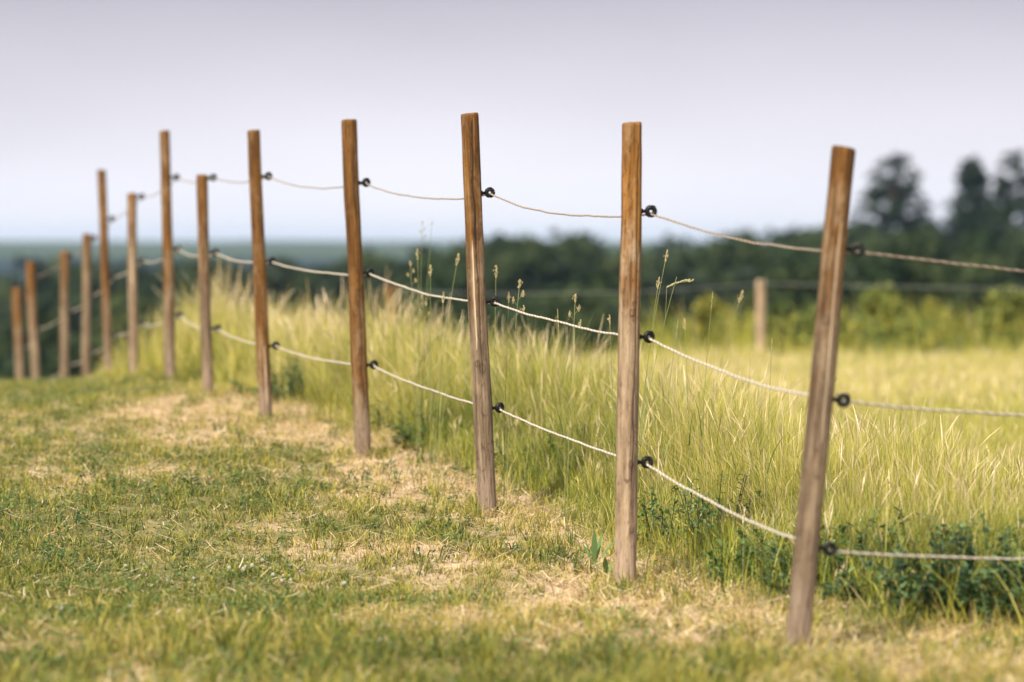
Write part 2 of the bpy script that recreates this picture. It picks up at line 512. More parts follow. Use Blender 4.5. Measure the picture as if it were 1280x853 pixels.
FOOT = Geo()
for p_ in POSTS[:9]:
    b_ = at(*p_['b'], p_['Y']); n = 220
    a_ = rng.uniform(0, 6.283, n); q_ = p_['r'] + .006 + np.abs(rng.normal(0, .05, n))
    X = b_[0] + q_ * np.cos(a_); Y = b_[1] + q_ * np.sin(a_) * 1.2; P = np.stack([X, Y, ground_z(X, Y) - .004], -1)
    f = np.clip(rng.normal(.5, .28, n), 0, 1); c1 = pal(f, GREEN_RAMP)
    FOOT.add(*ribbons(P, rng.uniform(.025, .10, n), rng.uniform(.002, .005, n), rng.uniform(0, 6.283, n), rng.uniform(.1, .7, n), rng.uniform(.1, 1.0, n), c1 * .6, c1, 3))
nt_ = 900
Xc, Yc = scatter(nt_, 9.0, 26, .4); Xc = Xc[:nt_ * 2]; sc_ = side(Xc, Yc)
kp = (sc_ < .7) & (rng.random(len(Xc)) < .25 + .75 * np.exp(-(sc_ / .7) ** 2)); Xc, Yc = Xc[kp], Yc[kp]
m_ = 26
X = np.repeat(Xc, m_) + rng.normal(0, .022, len(Xc) * m_); Y = np.repeat(Yc, m_) + rng.normal(0, .03, len(Xc) * m_); n = len(X)
P = np.stack([X, Y, ground_z(X, Y) - .004], -1)
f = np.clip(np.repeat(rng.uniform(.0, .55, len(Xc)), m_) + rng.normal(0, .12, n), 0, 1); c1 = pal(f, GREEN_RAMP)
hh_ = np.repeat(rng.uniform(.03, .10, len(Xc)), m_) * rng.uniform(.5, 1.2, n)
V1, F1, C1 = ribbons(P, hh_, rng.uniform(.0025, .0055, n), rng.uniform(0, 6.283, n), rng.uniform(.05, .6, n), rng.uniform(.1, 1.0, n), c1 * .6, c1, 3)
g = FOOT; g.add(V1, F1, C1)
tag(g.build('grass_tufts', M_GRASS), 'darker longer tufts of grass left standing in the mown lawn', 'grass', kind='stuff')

# --- straw and clippings lying flat
X, Y = scatter(120000, 8.6, 28.5, .5)
s = side(X, Y); dr = dryness(X, Y)
keep = (s < .55) & (rng.random(len(X)) < .13 + .75 * sstep(dr, .4, 1.0))
X, Y, s, dr = X[keep], Y[keep], s[keep], dr[keep]
n = len(X); print('straw', n)
P = np.stack([X, Y, ground_z(X, Y) + rng.uniform(.004, .028, n)], -1)
f = np.clip(rng.normal(.55, .25, n), 0, 1)
cs = pal(f, [(0, (.20, .12, .06)), (.4, (.50, .35, .19)), (.7, (.70, .54, .36)), (1, (.84, .70, .53))])
V1, F1, C1 = ribbons(P, rng.uniform(.03, .11, n), rng.uniform(.0018, .0042, n), rng.uniform(0, 6.283, n), rng.uniform(1.25, 1.68, n), rng.uniform(-.2, .25, n), cs, cs, 2, prof=np.array([1, 1, .7]))
g = Geo(); g.add(V1, F1, C1)
straw = g.build('dry_straw', M_STRAW)
tag(straw, 'pale dry straw and clippings lying on the bare strip and lawn', 'straw', kind='stuff')

# --- clover and small leaves in the lawn
def leaflets(P, size, tilt, C, wd=.38):
    """a kite-shaped leaf per point, roughly level"""
    n = len(P); az = rng.uniform(0, 6.283, n)
    u = np.stack([np.cos(az), np.sin(az), np.sin(tilt)], -1); v = np.stack([-np.sin(az), np.cos(az), rng.uniform(-.4, .4, n)], -1)
    s_ = size[:, None]
    V = np.stack([P, P + u * s_ * .35 + v * s_ * wd, P + u * s_ * .8 + v * s_ * wd * .8, P + u * s_, P + u * s_ * .8 - v * s_ * wd * .8, P + u * s_ * .35 - v * s_ * wd], 1)
    V[:, 3, 2] -= size * .12
    b = np.arange(n)[:, None] * 6
    F = np.concatenate([b + np.array([[0, 1, 2, 3]]), b + np.array([[0, 3, 4, 5]])])
    return V.reshape(-1, 3), F, np.repeat(C, 6, 0)

X, Y = scatter(60000, 8.6, 29, .5)
s = side(X, Y); dr = dryness(X, Y); cl = fbm(X * 3, Y * 2.2, 61, 3) - .4 * dr + .15 * fbm(X * 25, Y * 25, 62, 1)
keep = (s < .3) & (rng.random(len(X)) < sstep(cl, .30, .62) * .42)
X, Y = X[keep], Y[keep]; n = len(X); print('clover', n)
X = np.repeat(X, 3) + rng.normal(0, .006, n * 3); Y = np.repeat(Y, 3) + rng.normal(0, .006, n * 3); n *= 3
P = np.stack([X, Y, ground_z(X, Y) + rng.uniform(.012, .045, n)], -1)
cc = pal(rng.random(n), [(0, (.035, .085, .02)), (.6, (.085, .155, .035)), (1, (.20, .26, .06))])
V1, F1, C1 = leaflets(P, rng.uniform(.008, .018, n), rng.uniform(-.5, .6, n), cc)
g = Geo(); g.add(V1, F1, C1)
tag(g.build('clover_leaves', M_LEAF), 'dark green clover leaves growing in patches through the lawn', 'clover', kind='stuff')

# --- meadow
def meadow_h(X, Y):
    d = side(X, Y) + .35 * sstep(Y, 19, 25)
    h = .20 - .07 * sstep(side(X, Y), 1.5, 3.0) * sstep(22 - np.asarray(Y), 0, 6) + .26 * np.exp(-((d - .95) / .70) ** 2) * sstep(Y, 11.5, 15)
    h = h + .03 * sstep(Y, 17, 22) * np.exp(-(d / 2.5) ** 2)
    h = h * (.12 + .88 * sstep(d + .8 * (fbm(X * 4.0, Y * 1.6, 87) - .5), .15, .9))
    h = h * (.55 + .9 * fbm(X * 2.6, Y * 1.5, 71))
    return h

MR_TIP = [(0, (.035, .08, .022)), (.3, (.15, .21, .028)), (.6, (.48, .46, .055)), (.85, (.72, .60, .14)), (1, (.78, .64, .36))]
parts = Geo()
for (cnt, y0, y1, wmul, segs) in ((540000, 9.6, 21, .62, 3), (225000, 21, 46, 1.3, 3)):
    X, Y = scatter(cnt, y0, y1, .6)
    s = side(X, Y)
    tuft = fbm(X * 7, Y * 7, 81, 2)
    keep = (s > rng.uniform(.14, .75, len(X)) - .3 * sstep(Y, 19, 25) + 1.0 * (fbm(X * 3.0, Y * 1.1, 83) - .5)) & (rng.random(len(X)) < .25 + 1.1 * tuft)
    keep &= ~((X < .5) & (Y > 34)) & (rng.random(len(X)) < .9 + .1 * sstep(Y, 12, 14))
    X, Y, s = X[keep], Y[keep], s[keep]; n = len(X); print('meadow', n)
    P = np.stack([X, Y, ground_z(X, Y) - .01], -1)
    h = meadow_h(X, Y) * rng.uniform(.45, 1.2, n) + .03
    band = np.exp(-((s - .45) / .45) ** 2) * sstep(19 - Y, -4, 3)
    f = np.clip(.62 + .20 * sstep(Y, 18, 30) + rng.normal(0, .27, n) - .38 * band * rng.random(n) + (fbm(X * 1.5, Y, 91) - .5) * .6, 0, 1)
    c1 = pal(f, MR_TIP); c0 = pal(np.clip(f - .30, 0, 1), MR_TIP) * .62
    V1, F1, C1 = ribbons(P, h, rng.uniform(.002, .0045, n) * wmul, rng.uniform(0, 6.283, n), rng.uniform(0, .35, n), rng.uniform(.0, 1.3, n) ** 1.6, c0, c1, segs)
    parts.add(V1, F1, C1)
X, Y = scatter(16000, 10.5, 34, .6)
s = side(X, Y); tf = fbm(X * 3, Y * 1.5, 97, 2)
keep = (s > .25) & (rng.random(len(X)) < sstep(tf, .38, .6) * (1 - .85 * sstep(s, 1.0, 2.2))) & ~((X < .5) & (Y > 34)); X, Y, s = X[keep], Y[keep], s[keep]; n = len(X); print('tall', n)
P = np.stack([X, Y, ground_z(X, Y) - .01], -1)
f = np.where(rng.random(n) < .45, rng.uniform(.75, 1, n), rng.uniform(.0, .45, n))
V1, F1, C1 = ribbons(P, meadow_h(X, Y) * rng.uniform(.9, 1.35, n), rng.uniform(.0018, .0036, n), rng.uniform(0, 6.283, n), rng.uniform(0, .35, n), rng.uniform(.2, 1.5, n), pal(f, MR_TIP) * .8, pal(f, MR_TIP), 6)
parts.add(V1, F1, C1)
# short undergrowth of lusher blades at the foot of the tall strip
X, Y = scatter(70000, 10, 24, .6)
s = side(X, Y); keep = (s > .25 + .4 * fbm(X * 3, Y * 1.4, 85)) & (s < 1.3) & (rng.random(len(X)) < .9); X, Y = X[keep], Y[keep]; n = len(X)
P = np.stack([X, Y, ground_z(X, Y) - .01], -1)
f = np.clip(rng.normal(.38, .26, n), 0, 1)
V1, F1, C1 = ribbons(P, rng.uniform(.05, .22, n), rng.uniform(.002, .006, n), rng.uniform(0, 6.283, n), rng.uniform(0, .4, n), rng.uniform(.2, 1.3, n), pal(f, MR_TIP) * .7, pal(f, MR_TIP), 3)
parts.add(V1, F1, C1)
tag(parts.build('meadow_grass', M_GRASS), 'tall yellow green meadow grass growing right of the fence', 'grass', kind='stuff')

# --- thin flowering culms with small seed heads all over the meadow
X, Y = scatter(26000, 10.5, 42, .7)
s = side(X, Y)
keep = (s > .45) & (rng.random(len(X)) < .30 + .65 * np.exp(-((s - .9) / .9) ** 2)) & ~((X < .5) & (Y > 34))
X, Y, s = X[keep], Y[keep], s[keep]; n = len(X); print('culms', n)
P = np.stack([X, Y, ground_z(X, Y)], -1)
h = meadow_h(X, Y) * rng.uniform(.85, 1.3, n) + .04
prof = np.array([.4, .4, .38, .36, .34, .32, .30, 1.5, .5])
tt = np.linspace(0, 1, 9)
f = np.clip(rng.normal(.62, .2, n), 0, 1)
cst = pal(f, [(0, (.16, .19, .05)), (.5, (.36, .34, .12)), (1, (.58, .46, .26))]); chd = pal(f, [(0, (.26, .20, .10)), (.5, (.52, .40, .22)), (1, (.80, .66, .48))])
V1, F1, C1 = ribbons(P, h, rng.uniform(.0016, .0032, n) * (1 + sstep(Y, 16, 30)), rng.uniform(0, 6.283, n), rng.uniform(0, .3, n), rng.uniform(0, .9, n), cst, chd, 8, prof=prof)
g = Geo(); g.add(V1, F1, C1)
tag(g.build('grass_culms', M_STRAW), 'thin straw coloured flowering culms standing through the meadow', 'grass', kind='stuff')

# --- leafy undergrowth beside the fence (broad blue-green leaves)
def leafy(P0, n_stem, spread, height, cols, lsize=(.018, .038), geo=None, leaves=26):
    geo = geo or Geo()
    for _ in range(n_stem):
        a = random.uniform(0, 6.283); r = spread * math.sqrt(random.random())
        b = np.array([P0[0] + r * math.cos(a), P0[1] + r * math.sin(a), 0]); b[2] = float(ground_z(b[0], b[1])) - .01
        hh = height * random.uniform(.4, 1.25) * (1 - .45 * (r / spread) ** 2)
        tip = b + np.array([math.cos(a) * r * .35 + random.uniform(-.05, .05), math.sin(a) * r * .35 + random.uniform(-.05, .05), hh])
        t = np.linspace(0, 1, 5)[:, None]
        path = b + (tip - b) * t + np.array([0, 0, .03]) * np.sin(t * 3.1)
        Vt, Ft = tube(path, np.linspace(.0028, .0012, 5), 4, False)
        geo.add(Vt, Ft, np.array(cols[0]) * 1.1)
        m = leaves
        u = rng.uniform(.12, 1, m)
        pp = b + (tip - b) * u[:, None] + rng.normal(0, .006, (m, 3))
        cc = pal(rng.random(m) * (.5 + .5 * u), [(0, cols[0]), (.6, cols[1]), (1, cols[2])])
        Vl, Fl, Cl = leaflets(pp, rng.uniform(*lsize, m) * (1.15 - .4 * u), rng.uniform(-.6, 1.0, m), cc, random.choice((.17, .26, .34)))
        geo.add(Vl, Fl, Cl)
    return geo

BLUEG = [(.025, .06, .025), (.08, .15, .055), (.22, .30, .12)]
GRN = [(.03, .08, .02), (.07, .15, .035), (.16, .24, .06)]
und = Geo()
for (px, py, sp, hh, ns, pl) in [(400, 505, .30, .26, 40, BLUEG), (370, 498, .25, .22, 30, BLUEG), (560, 560, .25, .16, 24, GRN), (700, 595, .28, .22, 36, GRN), (740, 610, .2, .25, 28, GRN),
                                 (850, 680, .18, .22, 26, GRN), (900, 690, .18, .26, 30, BLUEG), (480, 520, .3, .18, 24, GRN), (530, 540, .25, .16, 20, BLUEG), (660, 590, .2, .15, 18, GRN)]:
    leafy(on_ground(px, py), ns, sp, hh, pl, geo=und)
for (px, py) in [(90, 655), (60, 700), (230, 700), (560, 665), (440, 600), (470, 590), (400, 590), (700, 700), (640, 690), (330, 560), (120, 600), (540, 700), (300, 780), (600, 760), (880, 800), (1000, 830)]:
    leafy(on_ground(px, py), 5, .09, .05, GRN, (.012, .026), und, 9)
for (px, py, n_) in [(1180, 750, 450), (1262, 778, 450), (1080, 745, 350), (960, 735, 350)]:
    c_ = on_ground(px, py); q1 = rng.normal(0, .16, n_) + c_[0]; q2 = rng.normal(0, .3, n_) + c_[1] + .05
    P = np.stack([q1, q2, ground_z(q1, q2)], -1); f = np.clip(rng.normal(.4, .25, n_), 0, 1)
    und.add(*ribbons(P, rng.uniform(.08, .36, n_), rng.uniform(.002, .005, n_), rng.uniform(0, 6.28, n_), rng.uniform(0, .5, n_), rng.uniform(0, 1.2, n_), pal(f, MR_TIP) * .7, pal(f, MR_TIP), 4))
tag(und.build('undergrowth', M_LEAF), 'low leafy undergrowth at the foot of the tall grass beside the fence', 'undergrowth', kind='stuff')

# ------------------------------------------------------------------ leafy weeds that stand apart
def plant(name, label, cat, px, py, ns, sp, hh, pl, ls=(.018, .038), leaves=30, group=None):
    p = on_ground(px, py)
    o = leafy(p, ns, sp, hh, pl, ls, leaves=leaves).build(name, M_LEAF)
    # put the origin at the plant's base
    o.data.transform(Matrix.Translation(-Vector(p))); o.location = p
    return tag(o, label, cat, group)

plant('leafy_weed_bush', 'big dark blue green leafy weed bush at the right edge under the lowest rope', 'weed', 1262, 770, 150, .32, .27, BLUEG, (.018, .045), 46, 'leafy weeds beside the nearest post')
plant('leafy_weed_bush', 'leafy weed bush spreading just right of the nearest leaning post', 'weed', 1150, 742, 140, .42, .23, BLUEG, (.016, .040), 44, 'leafy weeds beside the nearest post')
plant('leafy_weed_bush', 'small leafy weed clump just left of the foot of the nearest leaning post', 'weed', 955, 730, 40, .15, .19, GRN, (.022, .042), 26, 'leafy weeds beside the nearest post')
plant('leafy_weed_bush', 'low leafy weed clump close behind the foot of the nearest leaning post', 'weed', 1055, 740, 50, .18, .24, GRN, (.022, .042), 28, 'leafy weeds beside the nearest post')


def rosette(px, py, n, size, label, up=.6, wf=.8, col=((.02, .07, .018), (.07, .15, .04))):
    p = on_ground(px, py); g_ = Geo()
    for k in range(n):
        az = k * 2.4 + random.uniform(-.3, .3); L = size * random.uniform(.7, 1.1); el = up * random.uniform(.6, 1.3)
        t = np.linspace(0, 1, 6); wd = np.array([.08, .3, .42, .40, .25, .02]) * L * wf
        r_ = L * t * math.cos(el); z_ = L * (t * math.sin(el) - .35 * t ** 2 * (1 - up))
        c = np.stack([r_ * math.cos(az), r_ * math.sin(az), z_], -1); sv = np.array([-math.sin(az), math.cos(az), 0])
        lift = np.array([0, 0, 1]) * wd[:, None] * .25
        Vv = np.vstack([c - sv * wd[:, None] * .5 + lift, c, c + sv * wd[:, None] * .5 + lift])
        ii = np.arange(5)
        Fv = np.vstack([np.stack([ii, ii + 1, ii + 7, ii + 6], -1), np.stack([ii + 6, ii + 7, ii + 13, ii + 12], -1)])
        u = random.random(); g_.add(Vv, Fv, np.array(col[0]) * (1 - u) + np.array(col[1]) * u)
    o = g_.build('broadleaf_weed', M_LEAF, smooth=True); o.location = p
    return tag(o, label, 'weed', 'broad leaved weeds in the lawn')

rosette(235, 606, 9, .075, 'dark green broad leaved weed alone on the lawn at left')
rosette(577, 594, 7, .075, 'broad leaved weed just left of the cracked post', .8)
rosette(743, 708, 5, .13, 'upright broad leaved weed left of the foot of the pale brown post', 1.2, .42, ((.08, .16, .05), (.16, .26, .09)))
rosette(757, 722, 4, .09, 'small broad leaf sprig touching the foot of the pale brown post', .9, .5, ((.08, .16, .05), (.16, .26, .09)))
rosette(880, 705, 6, .07, 'broad leaved weed on the bare strip right of the pale brown post', .8)
rosette(484, 585, 5, .06, 'broad leaved weed right of the foot of the orange brown post', .7)

# white clover blossoms
BL = [(157, 720), (180, 719), (307, 722), (315, 720), (328, 713), (286, 723), (341, 732), (363, 738), (381, 713), (352, 739), (363, 718), (210, 738), (242, 736), (77, 776), (163, 773), (377, 759), (180, 612),
      (541, 714), (492, 725), (430, 743), (419, 784), (476, 815), (546, 795), (418, 711), (304, 725), (600, 560)]
a1 = np.arange(60); phi = np.arccos(1 - 1.7 * (a1 + .5) / 60); th = a1 * 2.39996
dirs = np.stack([np.sin(phi) * np.cos(th), np.sin(phi) * np.sin(th), np.cos(phi)], -1)
g = Geo()
for d_ in dirs:
    u_ = np.cross(d_, [0, 0, 1.0001]); u_ /= np.linalg.norm(u_) + 1e-9; b_ = d_ * .0045; t_ = d_ * .0105 + np.array([0, 0, .002])
    g.add([b_ - u_ * .0012, b_ + u_ * .0012, t_ + u_ * .0012, t_ - u_ * .0012], [[0, 1, 2, 3]], (.80, .76, .70))
proto = g.build('clover_blossom', M_FLOWER)
g = Geo(); Vt, Ft = tube([(0, 0, -.045), (.002, 0, -.02), (0, 0, .004)], .0009, 4); g.add(Vt, Ft, (.10, .18, .05))
stem0 = g.build('stem', M_LEAF, proto)
for k, (px, py) in enumerate(BL):
    p = on_ground(px, py)
    if k == 0: o = proto
    else:
        o = proto.copy(); COL.objects.link(o); c = stem0.copy(); COL.objects.link(c); c.parent = o
    o.location = (p[0], p[1], p[2] + .033); o.scale = [random.uniform(.55, .85)] * 3
    tag(o, 'tiny round white clover blossom in the mown lawn', 'flower', 'white clover blossoms in the lawn')
for (px, py, dx) in [(1262, 548, .2), (1177, 558, .2), (964, 720, 0), (1277, 600, .1)]:
    pass

# ------------------------------------------------------------------ posts
def noise1(n, k, amp, seed):
    r_ = np.random.default_rng(seed); t = np.linspace(0, k, n)
    return np.interp(t, np.arange(k + 2), r_.uniform(-1, 1, k + 2)) * amp


def make_post(idx, top, base, r, ring_z, normal, along, label, wline, tone, splits=(), cracks=(), knots=(), name='fence_post', group='rope fence posts', bury=.22):
    top = np.array(top); base = np.array(base)
    gz = float(ground_z(base[0], base[1])); 
    axis = top - base; axis /= np.linalg.norm(axis)
    base_g = base + axis * ((gz - base[2]) / axis[2])
    root = empty(name, base_g)
    tag(root, label, 'fence post', group)
    Lh = float(np.linalg.norm(top - base_g))
    Zq = Vector(axis); q = Vector((0, 0, 1)).rotation_difference(Zq)
    root.rotation_mode = 'QUATERNION'; root.rotation_quaternion = q
    na_, nh = 80, 260
    zz = np.concatenate([np.linspace(-bury, Lh - .014, nh), [Lh - .003, Lh]])
    rr = np.concatenate([np.ones(nh), [.97, .88]]) * r
    rr = rr * (1.04 - .07 * (zz / Lh)) * (1 + noise1(len(zz), 14, .016, idx))
    a = np.arange(na_) / na_ * 2 * np.pi
    cx = noise1(len(zz), 5, .0025, idx + 50); cy = noise1(len(zz), 5, .0025, idx + 90)
    AA, ZZ = np.meshgrid(a, zz)
    bump = (fbm(np.cos(AA) * 2 + 9 + idx, ZZ * 4 + np.sin(AA) * 2, idx, 3) - .5) * .14 + (vnoise(AA * 9, ZZ * 2.0, idx + 5) - .5) * .02
    RR = rr[:, None] * (1 + bump)
    spl = np.zeros_like(AA); crk = np.zeros_like(AA)
    for (za, zb, a0, slope, wid) in splits:
        ac = a0 + slope * (ZZ - za)
        dd = np.abs((AA - ac + np.pi) % (2 * np.pi) - np.pi)
        wv = wid * (.6 + .5 * vnoise(ZZ * 16, ZZ * 0 + idx, 3)) * sstep(ZZ, za, za + .12) * (1 - sstep(ZZ, zb - .12, zb))
        m_ = 1 - sstep(dd, wv * .6, wv + .03); m_ = m_ * (wv > .02)
        spl = np.maximum(spl, m_); RR = RR - m_ * .0025
    for (za, zb, a0, slope, wid) in cracks:
        ac = a0 + slope * (ZZ - za) + (vnoise(ZZ * 10, ZZ * 0 + 7, idx) - .5) * .35
        dd = np.abs((AA - ac + np.pi) % (2 * np.pi) - np.pi)
        m_ = (1 - sstep(dd, wid * .5, wid + .05)) * sstep(ZZ, za, za + .08) * (1 - sstep(ZZ, zb - .02, zb))
        crk = np.maximum(crk, m_); RR = RR - m_ * .004
    for (kz, ka, kr) in knots:
        dd = (AA - ka + np.pi) % (2 * np.pi) - np.pi
        q0 = np.hypot(dd * r, (ZZ - kz) * .7); m_ = np.exp(-((q0 - kr) / .0022) ** 2) * .75 + np.exp(-(q0 / (kr * .35)) ** 2) * .6
        crk = np.maximum(crk, np.minimum(m_, 1)); RR = RR + .002 * np.exp(-(q0 / (kr * 1.3)) ** 2)
    Xv = cx[:, None] + RR * np.cos(AA); Yv = cy[:, None] + RR * np.sin(AA)
    V = np.stack([Xv, Yv, ZZ], -1).reshape(-1, 3)
    m = len(zz)
    i = np.arange(m - 1)[:, None] * na_; j = np.arange(na_)[None, :]; j2 = (j + 1) % na_
    F = np.stack([i + j, i + j2, i + na_ + j2, i + na_ + j], -1).reshape(-1, 4)
    # sawn top: rings towards the centre
    tops = []
    for q_, fr in enumerate((.6, .25)):
        tops.append(np.stack([cx[-1] + r * fr * .9 * np.cos(a), cy[-1] + r * fr * .9 * np.sin(a), np.full(na_, Lh + .0008) + (.0 if q_ else .0006) * np.cos(a * 3)], -1))
    V = np.vstack([V] + tops); 
    last = (m - 1) * na_
    rows = [last, m * na_, (m + 1) * na_]
    jj = np.arange(na_); k2 = (jj + 1) % na_
    for r0, r1 in zip(rows, rows[1:]):
        F = np.vstack([F, np.stack([r0 + jj, r0 + k2, r1 + k2, r1 + jj], -1)])
    V = np.vstack([V, [[cx[-1], cy[-1], Lh + .0008]]]); cI = len(V) - 1
    e = np.arange(0, na_, 2)
    F = np.vstack([F, np.stack([rows[2] + e, rows[2] + (e + 1) % na_, rows[2] + (e + 2) % na_, np.full(len(e), cI)], -1)])
    hi = V[:, 2] > Lh - .0125; sl = np.random.default_rng(idx + 3).uniform(-.10, .10, 2); V[hi, 2] += V[hi, 0] * sl[0] + V[hi, 1] * sl[1] - .003
    sp_ = np.concatenate([spl.ravel(), np.zeros(2 * na_ + 1)]); ck_ = np.concatenate([crk.ravel(), np.zeros(2 * na_ + 1)])
    t = mesh_np('timber', V, F, M_WOOD, root, smooth=True, attrs={'split': sp_, 'crack': ck_})
    me = t.data
    t['weather_line'] = wline; t['tone'] = tone
    # insulators screwed into the meadow side
    inv = q.inverted()
    nrm = np.array(inv @ Vector(normal)); al = np.array(inv @ Vector(along))
    nrm[2] = 0; nrm /= np.linalg.norm(nrm)
    al = al - nrm * al.dot(nrm); al /= np.linalg.norm(al)
    up = np.cross(nrm, al); up = up if up[2] > 0 else -up
    rings = []
    for zi in ring_z:
        if zi is None: rings.append(None); continue
        tt_ = (zi - base_g[2]) / axis[2]
        tt_ = min(tt_, Lh - .02)
        c = np.array([0, 0, tt_])
        ga, gb = Geo(), Geo()
        st = c + nrm * (r * .55); 
        Vt, Ft = tube([st, c + nrm * (r + .012)], .0032, 8); ga.add(Vt, Ft, (.1, .1, .1))
        rc = c + nrm * (r + .0335)
        yaw = random.uniform(-.25, .25)
        n2 = nrm * math.cos(yaw) + up * math.sin(yaw) + al * random.uniform(-.45, .45); n2 /= np.linalg.norm(n2); u2 = up * math.cos(yaw) - nrm * math.sin(yaw)
        Vt, Ft = torus(rc, n2, u2, .0130, .0088, 30, 10); gb.add(Vt, Ft, (0, 0, 0))
        # collar, neck and the two lips the rope is pushed between
        Vt, Ft = tube([c + nrm * (r - .001), c + nrm * (r + .004), c + nrm * (r + .0045), c + nrm * (r + .015)], [.0095, .0095, .0062, .0052], 12); gb.add(Vt, Ft, (0, 0, 0))
        for sg in (-1, 1):
            k0 = rc + n2 * .0125 * 0 + u2 * .0155; kk = [k0 + al * .004 * sg - n2 * .004, k0 + al * .007 * sg + n2 * .003 + u2 * .003, k0 + al * .009 * sg + n2 * .010 + u2 * .002]
            Vt, Ft = tube(kk, [.004, .0036, .0022], 8); gb.add(Vt, Ft, (0, 0, 0))
        ins = gb.build('insulator', M_BLACK, root, smooth=True)
        ga.build('screw', M_STEEL, ins, smooth=True)
        w = np.array(q @ Vector(rc - up * .006)) + base_g
        rings.append(w)
    return root, rings


INFO = [
    ('nearest fence post, leaning right, with a long pale split down its face', 1.0, .80, [(.55, 1.28, 5.0, .03, .07)], [(.9, 1.35, 4.2, .05, .05)]),
    ('smooth pale amber brown post, second from the right, standing nearly upright', 1.02, 1.12, [], [(.3, 1.5, 5.35, -.03, .03)]),
    ('third post from the right with a cracked top and a narrow white split', 1.0, .80, [(.62, 1.12, 4.42, .05, .09)], [(1.02, 1.56, 4.85, .1, .10), (.5, 1.2, 4.95, .0, .04)]),
    ('fourth post from the right, dark orange brown with a pale dry foot', .24, .74, [], [(.2, 1.4, 5.2, .02, .05)]),
    ('fifth post from the right, rusty brown with a white scar near its foot', .15, .74, [(.06, .42, 5.0, .0, .13)], []),
    ('sixth post from the right, shorter than both its neighbours', .75, .78, [], [(.3, 1.1, 4.5, 0, .05)]),
    ('tall slim post, seventh from the right, topped high above its shorter neighbours', .6, .82, [], []),
    ('eighth post from the right, pale and short between two taller posts', 1.0, .98, [(.55, .9, 4.7, 0, .15)], []),
    ('tall thin brown post, fifth from the left, leaning slightly left', .5, .78, [], []),
    ('fourth post from the left with its top just above the far hills', 1.1, .8, [], []),
    ('third post from the left, its sawn top just below the skyline', 1.5, .85, [], []),
    ('second post from the left, leaning against the dark wood behind', 1.6, .92, [], []),
    ('leftmost and lowest post of the fence, half overlapped by its neighbour', 1.6, .88, [], []),
]
KNOTS = {2: [(1.12, 4.75, .010), (1.10, 5.2, .008), (.58, 4.95, .011), (.60, 4.4, .009)], 0: [(.95, 4.5, .009)], 1: [(.42, 5.1, .008), (.93, 5.0, .009), (.20, 5.2, .007)], 3: [(.75, 4.9, .009), (.33, 4.6, .008)]}
ring_paths = [[], [], []]
for k, p in enumerate(POSTS):
    top = at(*p['t'], p['Y']); base = at(*p['b'], p['Y'])
    a = max(k - 1, 0); b = min(k + 1, len(POSTS) - 1)
    dirv = np.array([FXs[b] - FXs[a], FYs[b] - FYs[a], 0]); dirv /= np.linalg.norm(dirv)
    nrm = np.array([dirv[1], -dirv[0], 0])
    if k >= 9: nrm = np.array([.85, -.5, 0]); nrm /= np.linalg.norm(nrm)
    zs = [at(p['b'][0], yy, p['Y'])[2] for yy in p['ring']]
    lab, wl, tn, spl, crk = INFO[k]
    root, rg = make_post(k, top, base, p['r'], zs, nrm, dirv, lab, wl, tn, spl, crk, KNOTS.get(k, ()))
    for q_ in range(3): ring_paths[q_].append(rg[q_])
# the post the ropes run on to, past the right edge
p0 = np.array([2.72, 12.2, 0]); 
zs = [at(640, yy, 12.2)[2] for yy in (350, 516, 684)]
root, rg0 = make_post(30, (p0[0], p0[1], 1.55), (p0[0], p0[1], float(ground_z(p0[0], p0[1]))), .036, zs, (-.56, .83, 0), (.83, .56, 0), 'fence post standing just past the right edge of the view', .9, .95)

# two low posts of the pasture fence in the field beyond, and its wire
far = []
for (px, ty, Y_, lab, tn) in [(951, 350, 40.0, 'lone pale yellowish post out in the field, left of the nearest leaning post', 1.7), (489, 358, 34.0, 'faint pale post out in the tall grass, right of the orange brown post', .95)]:
    t_ = at(px, ty, Y_); gz = float(ground_z(t_[0], Y_))
    root, rg = make_post(60 + px, t_, (t_[0], t_[1], gz), .05, [t_[2] - .03], (0, -1, 0), (1, 0, 0), lab, 1.6, tn, name='field_post', group='posts of the field fence beyond')
    far.append(rg[0])

# ------------------------------------------------------------------ ropes: three twisted strands each
def catenary(a, b, sag, n):
    t = np.linspace(0, 1, n)[:, None]
    p = a + (b - a) * t
    p[:, 2] -= (4 * sag * t * (1 - t))[:, 0]
    return p


